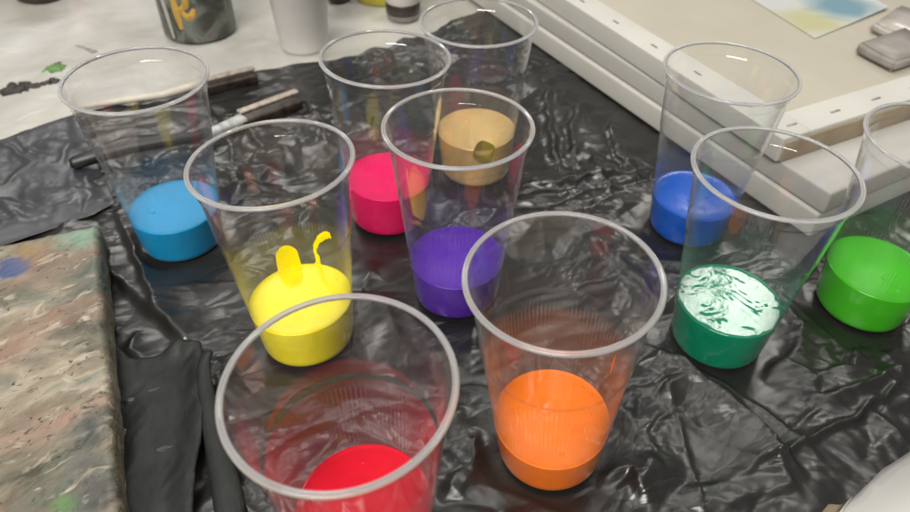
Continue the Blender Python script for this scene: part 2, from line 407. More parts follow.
def cupflat(x, y, r0=3.5, r1=6.5):
    k = np.ones_like(x)
    for cx, cy in CUPXY: k *= sstep(r0, r1, np.hypot(x-cx, y-cy))
    return k
def P2(*pp): return [at(a, b)[:2] for a, b in pp]
def flatbox(x, y):            # the heavy canvases and the board press the film flat
    D, SG, T = polydist(x, y, [(28.5, 43.9), (6, 82.5)])
    return np.where(SG > 0, sstep(.2, 3, D), 0)*0+sstep(.3, 4, D)
# ridges: points (px), height, width left, width right
RIDGES = [
 ([(622, 340), (672, 368), (718, 402), (760, 438), (806, 486)], .85, 2.3, .28),
 ([(722, 479), (742, 475), (790, 452), (842, 427), (880, 402), (915, 374)], .32, .13, .35),
 ([(640, 352), (700, 372), (760, 412), (830, 470)], .3, .5, .25),
 ([(648, 400), (690, 385), (668, 362)], .4, .7, .5),
 ([(612, 400), (650, 455), (640, 500)], .35, .6, 1.3),
 ([(700, 512), (790, 492), (745, 412), (690, 372)], .25, .25, 2.2),
 ([(905, 366), (862, 388), (832, 400), (800, 396)], .35, .3, .8),
 ([(560, 84), (546, 98), (548, 124), (553, 152), (558, 182)], .6, .55, .5),
 ([(600, 100), (578, 112), (570, 128), (573, 152), (575, 176)], .55, .45, .7),
 ([(622, 108), (610, 130), (618, 160), (640, 182)], .45, .5, .9),
 ([(590, 150), (596, 176), (612, 196)], .4, .5, .5),
 ([(536, 62), (560, 66), (584, 74), (600, 88)], .35, .3, .8),
 ([(520, 186), (556, 190), (592, 182), (640, 176)], .45, .2, 1.2),
 ([(118, 213), (138, 262), (155, 310), (176, 335), (210, 352)], .4, .25, 1.3),
 ([(98, 262), (124, 284), (150, 312), (190, 345)], .35, .25, 1.5),
 ([(232, 200), (268, 176), (300, 178)], .3, .4, .8),
 ([(245, 128), (262, 150), (250, 176)], .3, .3, .7),
 ([(300, 100), (318, 122), (330, 150)], .35, .4, .6),
 ([(330, 345), (360, 300), (380, 262)], .3, .6, .9),
 ([(590, 232), (612, 262), (640, 286), (668, 320)], .4, .4, 1.0),
 ([(860, 345), (850, 372), (812, 380), (780, 362)], .4, .3, 1.0),
 ([(776, 300), (800, 330), (790, 360), (760, 380)], .35, .35, .9),
 ([(880, 350), (905, 380)], .3, .3, .8),
 ([(440, 505), (470, 470), (480, 430)], .35, .5, .8),
 ([(590, 480), (630, 470), (650, 512)], .35, .4, .8),
 ([(140, 330), (132, 352), (150, 372)], .25, .3, .6),
]
RIDGES = [([tuple(at(a, b)[:2]) for a, b in pts], h, wl, wr) for pts, h, wl, wr in RIDGES]
def facet(x, y, o=0):
    """distance between the two nearest cell points: creased facets like crumpled film"""
    xi = np.floor(x).astype(int); yi = np.floor(y).astype(int)
    f1 = np.full(x.shape, 9.); f2 = np.full(x.shape, 9.)
    for a in (-1, 0, 1):
        for b_ in (-1, 0, 1):
            v = PERM[(xi+a+o*53) % 256, (yi+b_+o*29) % 256]
            d = np.hypot(xi+a+.5+.45*v[..., 0]-x, yi+b_+.5+.45*v[..., 1]-y)
            f2 = np.minimum(f2, np.maximum(f1, d)); f1 = np.minimum(f1, d)
    return f2-f1
_rc = random.Random(23)
CREASES = []
while len(CREASES) < 85:
    cx_, cy_ = _rc.uniform(-30, 42), _rc.uniform(12, 80); a_ = _rc.gauss(2.2, .75); l_ = _rc.uniform(3, 13)
    if cx_ < -28 and cy_ > 45: continue
    q0 = (cx_-math.cos(a_)*l_/2, cy_-math.sin(a_)*l_/2); q2 = (cx_+math.cos(a_)*l_/2, cy_+math.sin(a_)*l_/2)
    q1 = (cx_+_rc.uniform(-.06, .06)*l_, cy_+_rc.uniform(-.06, .06)*l_)
    CREASES.append(((q0, q1, q2), _rc.uniform(.07, .2), _rc.uniform(.14, .3), _rc.uniform(.3, 1.3)))
def bag_height(x, y):
    k = cupflat(x, y)
    wx = x+1.6*gn(x/7, y/7, 3); wy = y+1.6*gn(x/7, y/7, 4)
    calm = sstep(-.25, .35, gn(x/14, y/14, 9))          # some stretches lie smooth, some crumple
    h = .16*(gn(wx/11, wy/11, 1)+.6)
    h += (.10+.18*calm)*np.clip(ridged(wx/6.5, wy/4.2, 2)-.35, 0, 1)
    h += (.18+.60*calm)*facet((wx+.5*wy)/6.0, (wy-.5*wx)/2.9, 1)
    h += (.02+.15*calm)*facet((wx-.7*wy)/2.8, (wy+.7*wx)/1.5, 2)
    h += (.003+.04*calm)*facet(wx/.9, wy/1.3, 3)
    h += (.003+.006*calm)*ridged(wx/1.1, wy/1.5, 6)
    def near(px, py, r):
        p = at(px, py); return np.exp(-((x-p.x)**2+(y-p.y)**2)/r**2)
    h *= 1-.75*near(720, 450, 4.0)-.5*near(240, 300, 4.0)
    cr = np.clip(near(800, 345, 7.0)+near(840, 300, 5.0)+.6*near(620, 170, 4.0)+.5*near(470, 440, 3.5), 0, 1)
    h += cr*(.10*ridged(wx/2.6+.3*gn(x, y, 21), wy/.95, 14)+.05*ridged(wx/1.3, wy/.5, 15))
    h *= k
    k = cupflat(x, y, 3.0, 4.2)
    for pts, a, wl, wr in CREASES:
        mx_ = max(p[0] for p in pts)+4; mn_ = min(p[0] for p in pts)-4; my_ = max(p[1] for p in pts)+4; ny_ = min(p[1] for p in pts)-4
        i = np.where((x < mx_) & (x > mn_) & (y < my_) & (y > ny_))[0]
        if not len(i): continue
        D, SG, T = polydist(x[i], y[i], pts)
        h[i] += a*np.clip(np.minimum(T, 1-T)*4, 0, 1)*np.exp(-D/np.where(SG > 0, wl, wr))
    for pts, a, wl, wr in RIDGES:
        D, SG, T = polydist(x+.25*gn(x/2, y/2, 12), y+.25*gn(x/2, y/2, 13), pts)
        w = np.where(SG > 0, wl, wr); env = np.clip(np.minimum(T, 1-T)*5, 0, 1)
        h += 1.35*a*env*np.exp(-(D/w)**1.3)
    return np.maximum(h*k, 0)*(.25+.75*flatbox(x, y))-.03
main_poly = [at(*q)[:2] for q in ((-60, 185), (0, 141), (40, 128), (75, 116), (140, 100), (206, 84), (240, 76), (262, 71), (300, 65), (330, 62), (360, 56), (392, 48), (409, 42), (434, 33), (455, 22), (478, 13), (500, 11), (530, 2), (560, -2))]
main_poly += [(22, 82), (34, 60), (48, 52), (52, 40)]
main_poly += [at(*q)[:2] for q in ((960, 425), (928, 440), (903, 457), (880, 472), (856, 496), (840, 506), (826, 508), (816, 520), (800, 545))]
main_poly += [(10, 8), (-30, 6), (-60, 20)]
tag(sheet('black_plastic_sheet', main_poly, bag_height, M_BAG, .15), 'large crumpled black plastic sheet lying under the cups', 'plastic sheet')

flap_poly = [at(*q)[:2] for q in ((-70, 196), (0, 146), (38, 132), (77, 119), (88, 146), (100, 172), (116, 208), (97, 219), (60, 232), (20, 246), (-60, 275))]
def flap_height(x, y):
    D, SG, T = polydist(x, y, flap_poly+[flap_poly[0]])
    e = sstep(0, 1.6, D)
    h = .62+.30*np.clip(ridged((x+.6*y)/3.4+gn(x/4, y/4, 8), (y-.3*x)/7, 4)-.2, 0, 1)+.05*ridged((x+.5*y)/1.3, y/2.6, 10)+.03*ridged(x/.6, y/.9, 3)
    return .30+h*(.35+.65*e)
tag(sheet('black_plastic_sheet', flap_poly, flap_height, M_BAG2, .2), 'smaller bluish black plastic sheet at the left edge above the painted board', 'plastic sheet')

# white plastic sheet over the far half of the table
m, nt, out = new_mat('white_table_plastic'); L = nt.links.new
b = N(nt, 'ShaderNodeBsdfPrincipled', Roughness=.3); co = objco(nt, 1.0)
n1 = N(nt, 'ShaderNodeTexNoise', Scale=6.0, Detail=5.0, Distortion=.6); L(co, n1.inputs['Vector'])
L(ramp(nt, n1.outputs['Fac'], [(.35, (.36, .352, .31)), (.64, (.50, .495, .475))]), b.inputs['Base Color'])
n2 = N(nt, 'ShaderNodeTexNoise', Scale=22.0, Detail=3.0, Distortion=1.0); L(co, n2.inputs['Vector'])
bp = N(nt, 'ShaderNodeBump', Strength=.35, Distance=.004); L(n2.outputs['Fac'], bp.inputs['Height']); L(bp.outputs['Normal'], b.inputs['Normal'])
L(b.outputs[0], out.inputs[0]); M_WHITE = m
def white_height(x, y):
    return -.42+.12*facet((x+.5*y)/9, (y-.3*x)/15, 5)*sstep(60, 70, y)+.22*gn(x/9, y/14, 3)*sstep(0, 2, y-0)+.10*np.clip(ridged((x+.4*y)/6, y/16, 6)-.3, 0, 1)
wp = [(-95, 40), (-95, 150), (110, 150), (110, 42), (60, 36), (30, 30), (-20, 44)]
tag(sheet('white_plastic_sheet', wp, white_height, M_WHITE, .6), 'white plastic sheet covering the far side of the table, spotted with dried paint', 'plastic sheet')

# dried paint spots on it
def splat(name, pts, rad, mat, lab, cat='paint spot', z=-.30, flat=.25):
    P = [at(a, b) for a, b in pts]; V, Fc = [], []
    path = []; 
    for i in range(len(P)-1):
        for k in range(8):
            path.append(P[i].lerp(P[i+1], k/8))
    path.append(P[-1]); n = len(path)
    rr = [max(.05, (rad[min(len(rad)-1, int(i/(n-1)*(len(rad)-1)))]*(1-(i/(n-1)*(len(rad)-1)) % 1)+rad[min(len(rad)-1, int(i/(n-1)*(len(rad)-1))+1)]*((i/(n-1)*(len(rad)-1)) % 1)))*(1+.35*random.uniform(-1, 1)) for i in range(n)]
    path = [Vector((p.x, p.y, z)) for p in path]
    return tag(link(name, *tube(path, rr, 12, flat), mat), lab, cat)
M_DRY = simple('dried_black_paint', (.03, .028, .024), .55, .4, .5, 200)
M_DRYG = simple('dried_green_paint', (.10, .20, .06), .5, .4, .4, 150)
splat('paint_spot', ((10, 80), (12, 88), (24, 84), (38, 83), (50, 79), (58, 79)), (.3, 1.1, 1.2, .6, .5, .7, .35), M_DRY, 'streaky dried black paint smear on the white plastic sheet')
splat('paint_spot', ((46, 64), (54, 66), (66, 63)), (.1, 1.3, 1.3, .1), M_DRYG, 'green leaf shaped dried paint spot on the white plastic sheet')
splat('paint_spot', ((73, 43), (84, 46), (94, 50)), (.15, .3, .25, .5), simple('dried_grey_paint', (.22, .23, .22), .5), 'thin grey dried paint streak on the white plastic sheet')

# ------------------------------------------------------------------ stack of canvases at the right
M_CANV = simple('primed_white_canvas', (.47, .465, .43), .7, .3, .06, 14, .35, 1500)
M_CANV2 = simple('greyed_white_canvas', (.415, .41, .38), .7, .3, .08, 14, .35, 1500)
M_CBACK = simple('raw_beige_canvas', (.385, .36, .30), .85, .2, .05, 10, .4, 1800)
M_LINEN = simple('tan_bare_wood', (.29, .235, .165), .7, .3, .25, 30, .3, 500)
M_STAPLE = simple('staple_metal', (.25, .24, .23), .4, .5, .1, 50, metallic=.7)
M_GROOVE = simple('grey_stained_canvas', (.50, .49, .45), .75, .3, .1, 20, .3, 900)
def canvas_axes(slope_dir):
    ay = Vector(slope_dir).normalized(); ax = Vector((ay.y, -ay.x)); return ax, ay
def boxc(o, ax, ay, x0, x1, y0, y1, z0, z1, bev): return xf(smooth_box(x0, x1, y0, y1, z0, z1, bev), ax, ay, o)
def wrapped(name, o, d, w, l, z0, z1, mat, lab, grp='white canvases stacked at the right'):
    ax, ay = canvas_axes(d)
    r = empty(name, (o[0], o[1], z0)); tag(r, lab, 'canvas', grp)
    V, Fc = boxc(o, ax, ay, 0, w, 0, l, z0, z1-.05, .28)
    V = [(v[0]-o[0], v[1]-o[1], v[2]-z0) for v in V]
    link('canvas', V, Fc, mat, r)
    return r, ax, ay
d12 = (-.504, .864)
c1, ax, ay = wrapped('stretched_canvas', (28.5, 43.95), d12, 50, 62, .12, 2.62, M_CANV, 'lowest white canvas of the stack at the right, lying on the black plastic')
c2, ax2, ay2 = wrapped('stretched_canvas', (28.75, 43.9), (-.500, .866), 50, 62, 2.64, 4.85, M_CANV2, 'middle white canvas of the stack, directly under the stapled one')
# top: canvas turned face down, its stretcher bars and staples showing
o3 = Vector((25.6, 47.9)); d3 = Vector((-15.25, 28.9)).normalized(); ax3, ay3 = canvas_axes(d3); Z0, Z1 = 4.87, 7.2
r3 = empty('stretched_canvas', (o3.x, o3.y, Z0)); tag(r3, 'topmost canvas of the stack, lying face down with staples along its white folded edge', 'canvas', 'white canvases stacked at the right')
W3, L3, bw = 46, 66, 3.3
def loc3(p): return [(v[0]-o3.x, v[1]-o3.y, v[2]-Z0) for v in p[0]], p[1]
link('canvas_back', *loc3(boxc(o3, ax3, ay3, .3, W3-.3, .3, L3-.3, Z0+.02, Z1-.32, .02)), M_CBACK, r3)
for (a0, a1, b0, b1) in ((0, bw, 0, L3), (W3-bw, W3, 0, L3), (bw+.004, W3-bw-.004, 0, bw-.1), (bw+.004, W3-bw-.004, L3-bw, L3)):
    link('stretcher_bar', *loc3(boxc(o3, ax3, ay3, a0, a1, b0, b1, Z0+.05, Z1, .16)), M_CANV, r3)
link('raw_edge', *loc3(boxc(o3, ax3, ay3, .4, W3-.2, -.14, .12, Z0+.0, Z1-.42, .06)), M_LINEN, r3)
for k in range(7):
    link('staple', *loc3(boxc(o3, ax3, ay3, 1.8+k*5.2, 2.9+k*5.2, 1.25, 1.45, Z1+.0, Z1+.06, .02)), M_STAPLE, r3)
for k in range(9):
    link('staple', *loc3(boxc(o3, ax3, ay3, 1.3, 1.5, 5+k*6.4, 5.9+k*6.4, Z1+.0, Z1+.06, .02)), M_STAPLE, r3)
# painted card on the top canvas
zc = Z1-.18
cp = [at(*q, zc) for q in ((744, -6), (815, 38), (888, 9), (830, -22))]
o = cp[1]; e1 = (cp[2]-cp[1]); e2 = (cp[0]-cp[1])
m, nt, out = new_mat('watercolour_card'); L = nt.links.new
b = N(nt, 'ShaderNodeBsdfPrincipled', Roughness=.35)
tc = N(nt, 'ShaderNodeTexCoord'); nz = N(nt, 'ShaderNodeTexNoise', Scale=14.0, Detail=4.0, Distortion=1.0); L(tc.outputs['Object'], nz.inputs['Vector'])
def blob(cx, cy, rad):
    sb = N(nt, 'ShaderNodeVectorMath', operation='DISTANCE'); L(tc.outputs['Object'], sb.inputs[0]); sb.inputs[1].default_value = (cx*S, cy*S, 0)
    ad = N(nt, 'ShaderNodeMath', operation='MULTIPLY_ADD'); L(nz.outputs['Fac'], ad.inputs[0]); ad.inputs[1].default_value = .07; L(sb.outputs['Value'], ad.inputs[2])
    mr = N(nt, 'ShaderNodeMapRange'); L(ad.outputs[0], mr.inputs['Value']); mr.inputs['From Min'].default_value = rad*S+.035; mr.inputs['From Max'].default_value = rad*S*.4+.03
    return mr.outputs[0]
mix1 = N(nt, 'ShaderNodeMix', data_type='RGBA'); mix1.inputs[6].default_value = (.46, .48, .47, 1); mix1.inputs[7].default_value = (.40, .39, .22, 1)
g1 = (e1*.17+e2*.25); L(blob(g1.x, g1.y, 5), mix1.inputs[0])
mix2 = N(nt, 'ShaderNodeMix', data_type='RGBA'); L(mix1.outputs[2], mix2.inputs[6]); mix2.inputs[7].default_value = (.13, .24, .30, 1)
g2 = (e1*.62+e2*.28); L(blob(g2.x, g2.y, 4.6), mix2.inputs[0])
L(mix2.outputs[2], b.inputs['Base Color']); L(b.outputs[0], out.inputs[0])
V = []; Fc = []; n = 14
for top in (1, 0):
    for i in range(n+1):
        for j in range(n+1):
            p = e1*(i/n)+e2*(j/n); V.append((p.x, p.y, (.10 if top else 0)+.5*(i/n)**2*.6))
for i in range(n):
    for j in range(n):
        a = i*(n+1)+j; Fc.append((a, a+n+1, a+n+2, a+1)); a += (n+1)**2; Fc.append((a, a+1, a+n+2, a+n+1))
s2 = (n+1)**2
for i in range(n):
    for a, c in ((i*(n+1), (i+1)*(n+1)), (i*(n+1)+n, (i+1)*(n+1)+n), (i, i+1), (n*(n+1)+i, n*(n+1)+i+1)): Fc.append((a, c, c+s2, a+s2))
tag(link('painted_card', V, Fc, m, smooth=False, loc=(o.x, o.y, zc-.1)), 'white card with blue and yellow watercolour lying on the topmost canvas', 'card')
# grey putty block
def lump(name, corners, z0, z1, mat, lab, cat, bev=.5, amp=.25):
    bm = bmesh.new(); C = [at(*c, z1) for c in corners]
    vs = [bm.verts.new((c.x, c.y, z0)) for c in C]+[bm.verts.new((c.x, c.y, z1)) for c in C]; k = len(C)
    bm.faces.new(vs[:k][::-1]); bm.faces.new(vs[k:])
    for i in range(k): bm.faces.new((vs[i], vs[(i+1) % k], vs[k+(i+1) % k], vs[k+i]))
    bmesh.ops.recalc_face_normals(bm, faces=bm.faces[:])
    bmesh.ops.bevel(bm, geom=bm.edges[:], offset=bev, segments=3, affect='EDGES')
    bmesh.ops.triangulate(bm, faces=bm.faces[:]); bmesh.ops.subdivide_edges(bm, edges=bm.edges[:], cuts=2, use_grid_fill=True)
    for v in bm.verts:
        a = float(gn(np.array([v.co.x/1.7]), np.array([v.co.y/1.7+v.co.z]), 2)[0]); v.co += Vector((a, a*.6, a*.8))*amp
    bm.verts.index_update(); V = [tuple(v.co) for v in bm.verts]; Fc = [[v.index for v in f.verts] for f in bm.faces]; bm.free()
    return tag(link(name, V, Fc, mat), lab, cat)
M_PUTTY = simple('grey_pink_wrap', (.24, .22, .20), .6, .5, .15, 60, .4, 200)
lump('wrapped_block', ((858, 42), (896, 62), (940, 48), (905, 26)), Z1-.25, Z1+1.0, M_PUTTY, 'greyish wrapped block on the topmost canvas, right of the card', 'block', .25, .12)
lump('plastic_box', ((872, 22), (915, 40), (960, 22), (900, 4)), Z1-.25, Z1+.9, simple('pale_pink_plastic', (.38, .35, .32), .3, .5, .1, 50), 'pale shallow plastic box behind the grey wrapped block', 'box', .3, .1)

# ------------------------------------------------------------------ painted board at the left
BT = 2.6
bc = at(98, 223, BT); be = at(121, 512, BT); bl = at(0, 244, BT)
day = (bc-be).normalized(); dax = (bc-bl).normalized()
m, nt, out = new_mat('paint_crusted_canvas'); L = nt.links.new
b = N(nt, 'ShaderNodeBsdfPrincipled', Roughness=.42); b.inputs['Specular IOR Level'].default_value = .45
co = objco(nt, 1.0)
mp = N(nt, 'ShaderNodeMapping'); mp.vector_type = 'TEXTURE'; mp.inputs['Scale'].default_value = (1.9, .8, 1); mp.inputs['Rotation'].default_value = (0, 0, .72); L(co, mp.inputs['Vector'])
def nz(scale, det=6, dist=1.2, w=0):
    n = N(nt, 'ShaderNodeTexNoise', Scale=float(scale), Detail=float(det), Distortion=dist, noise_dimensions='4D'); n.inputs['W'].default_value = w; L(mp.outputs[0], n.inputs['Vector']); return n.outputs['Fac']
cur = ramp(nt, nz(22, 8, 1.5), [(.30, (.045, .04, .03)), (.40, (.13, .115, .08)), (.50, (.19, .16, .115)), (.57, (.29, .25, .19)), (.63, (.16, .165, .13)), (.72, (.10, .12, .095))])
def over(cur, fac, col, lo, hi):
    mr = N(nt, 'ShaderNodeMapRange'); L(fac, mr.inputs['Value']); mr.inputs['From Min'].default_value = lo; mr.inputs['From Max'].default_value = hi
    mx = N(nt, 'ShaderNodeMix', data_type='RGBA'); L(mr.outputs[0], mx.inputs[0]); L(cur, mx.inputs[6]); mx.inputs[7].default_value = (*col, 1); return mx.outputs[2]
cur = over(cur, nz(14, 5, 1, 3), (.22, .135, .10), .50, .68)
cur = over(cur, nz(17, 5, 1, 7), (.075, .09, .07), .50, .62)
cur = over(cur, nz(60, 6, 2, 9), (.36, .32, .26), .57, .70)
cur = over(cur, nz(90, 6, 2, 12), (.05, .045, .035), .63, .70)
cur = over(cur, nz(180, 6, 2, 15), (.03, .028, .022), .62, .67)
def spot(cur, px, py, rad, col, soft=.35, z=BT):
    p = at(px, py, z); sb = N(nt, 'ShaderNodeVectorMath', operation='DISTANCE'); L(co, sb.inputs[0]); sb.inputs[1].default_value = (p.x*S, p.y*S, z*S)
    ad = N(nt, 'ShaderNodeMath', operation='MULTIPLY_ADD'); L(nz(45, 5, 1, px*.1), ad.inputs[0]); ad.inputs[1].default_value = rad*S*2.8; L(sb.outputs['Value'], ad.inputs[2])
    return over(cur, ad.outputs[0], col, rad*S*2.4, rad*S*2.4-rad*S*soft*1.4)
cur = spot(cur, 14, 268, 1.3, (.05, .07, .16))
cur = spot(cur, 84, 236, 2.0, (.16, .26, .19), .8)
cur = spot(cur, 30, 252, 1.4, (.25, .16, .07), .8)
cur = spot(cur, 92, 430, 1.9, (.05, .055, .05), .7)
cur = spot(cur, 88, 465, 1.6, (.07, .07, .065), .7)
cur = spot(cur, 100, 495, 1.7, (.06, .06, .055), .7)
cur = spot(cur, 64, 505, .8, (.07, .20, .045), .9)
L(cur, b.inputs['Base Color'])
bp = N(nt, 'ShaderNodeBump', Strength=.8, Distance=.0013); L(nz(110, 7, 2, 5), bp.inputs['Height']); L(bp.outputs['Normal'], b.inputs['Normal'])
L(b.outputs[0], out.inputs[0]); M_BOARD = m
# block whose top is a displaced grid, rounded to its side
LX, LY = 34.0, 42.0; st_ = .22
us = np.arange(0, LX+.01, st_); vs_ = np.arange(0, LY+.01, st_)
U, Vv = np.meshgrid(us, vs_, indexing='ij')      # u: from right edge to the left, v: from far edge to the near
edge = np.minimum(np.minimum(U, LX-U), np.minimum(Vv, LY-Vv))
rnd = .55
drop = np.where(edge < rnd, rnd-np.sqrt(np.maximum(0, rnd**2-(rnd-edge)**2)), 0)
X = bc.x-dax.x*U-day.x*Vv; Y = bc.y-dax.y*U-day.y*Vv
A_ = (X*.6+Y*.8); B_ = (X*.8-Y*.6)
rough_ = sstep(6.5, 1, U)*sstep(12, 20, Vv)
T_ = BT-drop+.09*gn(A_/1.3, B_/3.0, 2)+.06*np.clip(ridged(A_/1.0, B_/3.2, 4)-.4, 0, 1)+.03*ridged(A_/.45, B_/1.1, 6)+rough_*.22*ridged(X/.8, Y/.8, 8)
wob = .10*gn(Vv/2.0, U*0+3.3, 5)+.03*gn(Vv/.6, U*0+1.1, 7)
X = X+dax.x*wob*sstep(2, 0, U); Y = Y+dax.y*wob*sstep(2, 0, U)
nu, nv = U.shape
V = np.stack([X.ravel(), Y.ravel(), T_.ravel()], 1).tolist(); I = np.arange(nu*nv).reshape(nu, nv)
Fc = np.stack([I[:-1, :-1], I[:-1, 1:], I[1:, 1:], I[1:, :-1]], -1).reshape(-1, 4).tolist()
per = list(I[0, :])+list(I[1:, -1])+list(I[-1, :-1][::-1])+list(I[1:-1, 0][::-1])
base = len(V); V += [(V[i][0], V[i][1], .3) for i in per]
for i in range(len(per)):
    j = (i+1) % len(per); Fc.append((per[j], per[i], base+i, base+j))
tag(link('painted_board', V, Fc, M_BOARD), 'thick board crusted with taupe, pink and green dried paint at the left', 'board')

# ------------------------------------------------------------------ matte black cloth with a curled flap, between board and red cup
cl = [at(*q)[:2] for q in ((92, 318), (106, 310), (118, 352), (134, 366), (160, 362), (184, 352), (204, 351), (206, 360), (205, 380), (208, 410), (206, 445), (200, 480), (196, 530), (190, 560), (92, 560))]
def cloth_h(x, y):
    D, SG, T = polydist(x, y, [tuple(q) for q in cl[5:14]])
    return .55+.95*np.exp(-(D/1.1)**2)*(.6+.4*gn(x/3, y/3, 2))+.3*np.exp(-((D-3.4)/1.2)**2)+.14*gn(x/2.2, y/4, 6)+.05*ridged(x/.9, y/1.6, 3)
r = empty('black_cloth', (*at(160, 420)[:2], .5)); tag(r, 'matte black cloth with a curled edge, between the painted board and the red cup', 'cloth')
ob = sheet('cloth', cl, cloth_h, M_CLOTH, .16)
ob.parent = r; ob.location = -Vector(r.location)
sd = ob.modifiers.new('thick', 'SOLIDIFY'); sd.thickness = .0012; sd.offset = -1
# the curled hem
hp = []
for (a, b2, z, rr) in ((213, 352, 1.9, .12), (209, 352, 1.9, .3), (205, 358, 1.7, .36), (203, 372, 1.4, .34), (206, 392, 1.2, .34), (211, 418, 1.0, .38), (218, 450, .9, .42), (226, 485, .8, .46), (234, 530, .7, .5)):
    p = at(a, b2, z); hp.append((Vector(p), rr))
hh = link('hem', *tube([p for p, q in hp], [q*(1+.9*i/8) for i, (p, q) in enumerate(hp)], 16, .5), M_CLOTH, r); hh.location = -Vector(r.location)
sp = hh.modifiers.new('sub', 'SUBSURF'); sp.levels = 1; sp.render_levels = 2

# ------------------------------------------------------------------ tools behind the light blue cup
M_DK = simple('paint_stained_dark_wood', (.022, .014, .010), .45, .5, .9, 120, .6, 400)
M_WHP = simple('chalky_white_paint', (.36, .37, .36), .5, .4, .35, 150, .5, 400)
M_BLK = simple('glossy_black_plastic', (.010, .010, .011), .45, .6, .3, 60)
M_EDGE = simple('worn_pale_edge', (.34, .29, .25), .5, .4, .35, 180, .5, 500)
M_LWOOD = simple('pale_handle', (.50, .47, .40), .5, .4, .15, 60)
def bar(px0, px1, w, z0, z1, bev=.2, w2=None):
    a = at(*px0, z1); b_ = at(*px1, z1); d = (b_-a); Lg = d.length; d.normalize(); s = Vector((-d.y, d.x, 0))
    V, Fc = smooth_box(0, Lg, -w/2, w/2, z0, z1, bev)
    V = [(v[0], v[1]*(1+((w2 or w)/w-1)*v[0]/Lg), v[2]) for v in V]
    return [(a.x+v[0]*d.x+v[1]*s.x, a.y+v[0]*d.y+v[1]*s.y, v[2]) for v in V], Fc
def thing_from(name, lab, cat, parts, grp=None):
    c = Vector(parts[0][1][0][0]); r = empty(name, (c.x, c.y, 0)); tag(r, lab, cat, grp)
    for nm, p, mt in parts:
        o_ = link(nm, *p, mt, r); o_.location = -Vector(r.location)
    return r
thing_from('paint_brush', 'flat dark wooden brush at the edge of the white sheet, behind the light blue cup', 'paint brush', [
    ('brush_head', bar((204, 83), (255, 71), 2.0, .1, 1.2, .3), M_DK), ('worn_edge', bar((206, 78), (254, 66.5), .7, 1.1, 1.45, .14), M_EDGE),
    ('handle', tube([at(204, 82, .9), at(190, 87, .9), at(163, 95, .8), at(120, 101, .6), at(74, 108, .5)], [.7, .45, .4, .35, .28], 12), M_LWOOD)], 'paint tools behind the light blue cup')
thing_from('palette_knife', 'long black palette knife smeared with white paint, behind the yellow cup', 'palette knife', [
    ('blade', bar((236, 118), (297, 96), 2.3, .2, 1.3, .3), M_DK), ('worn_edge', bar((238, 111), (297, 89.5), .8, 1.25, 1.55, .14), M_EDGE),
    ('ferrule', bar((204, 132), (244, 115), .8, .6, 1.5, .3, 1.6), M_WHP),
    ('handle', tube([at(208, 131, 1.4), at(196, 137, 1.7), at(165, 141, 1.8), at(130, 147, 1.8), at(100, 155, 1.7), at(74, 163, 1.6), at(70, 164, 1.6)], [.4, .55, .6, .65, .65, .6, .4], 14), M_BLK)], 'paint tools behind the light blue cup')

# ------------------------------------------------------------------ containers at the far edge
def cont(name, px, py, lab, cat, parts, z=-.3, rot=0):
    p = at(px, py, z); r = empty(name, (p.x, p.y, z), (0, 0, rot)); tag(r, lab, cat)
    out_ = []
    for nm, prof, mt, closed in parts: out_.append(link(nm, *lathe(prof, 72, closed), mt, r))
    return r, out_
# dark jar with a gold mark
m, nt, out = new_mat('smeared_dark_jar'); L = nt.links.new
b = N(nt, 'ShaderNodeBsdfPrincipled', Roughness=.28); co = objco(nt, 1.0)
n1 = N(nt, 'ShaderNodeTexNoise', Scale=28.0, Detail=6.0, Distortion=1.5); L(co, n1.inputs['Vector'])
L(ramp(nt, n1.outputs['Fac'], [(.3, (.015, .016, .013)), (.48, (.06, .065, .055)), (.6, (.14, .16, .14)), (.68, (.14, .05, .06)), (.75, (.10, .10, .09))]), b.inputs['Base Color']); L(b.outputs[0], out.inputs[0])
M_JAR = m
jr = 4.35
jar, _ = cont('paint_jar', 191, 43.5, 'dark cylindrical jar with a gold mark and paint smears, standing on the white sheet', 'jar', [('jar_wall', [(.01, .02), (jr-.5, 0), (jr-.12, .1), (jr, .4), (jr+.02, 6), (jr+.05, 13), (jr+.05, 17.5), (jr-.25, 17.7), (jr-.3, 16), (jr-.3, 13), (.01, 12.9)], M_JAR, False)])
jar.location.y += jr*S*.9
def ribbon(r, pts, w, thick=.05):
    """raised stroke on a cylinder, pts (angle deg, z)"""
    V, Fc = [], []
    P = [Vector((math.radians(a)*r, z)) for a, z in pts]
    Q = []
    for i in range(len(P)-1):
        for k in range(6): Q.append(P[i].lerp(P[i+1], k/6))
    Q.append(P[-1])
    for i, p in enumerate(Q):
        t = (Q[min(i+1, len(Q)-1)]-Q[max(0, i-1)]).normalized(); s = Vector((-t.y, t.x))
        ww = w*(.6+.5*math.sin(PI*min(1, max(0, i/(len(Q)-1)))))
        for sg, th_ in ((-1, -.02), (-.8, thick), (.8, thick), (1, -.02)):
            q = p+s*ww*sg; a = q.x/r; V.append(((r+th_)*math.cos(a), (r+th_)*math.sin(a), q.y))
    for i in range(len(Q)-1):
        for k in range(3): Fc.append((i*4+k, i*4+k+1, (i+1)*4+k+1, (i+1)*4+k))
    return V, Fc
M_GOLD = simple('gold_lettering', (.42, .26, .05), .4, .5, .2, 80)
rj = jr+.03
link('gold_mark', *merge(ribbon(rj, [(-100, 6.4), (-99, 4.4), (-97, 2.0)], .42), ribbon(rj, [(-101, 6.3), (-90, 6.6), (-80, 6.0), (-82, 4.9), (-92, 4.4), (-99, 4.4)], .38),
     ribbon(rj, [(-92, 4.4), (-82, 3.4), (-76, 3.6), (-70, 4.5)], .38), ribbon(rj, [(-80, 5.8), (-73, 6.8), (-70, 8.2)], .38)), M_GOLD, jar)
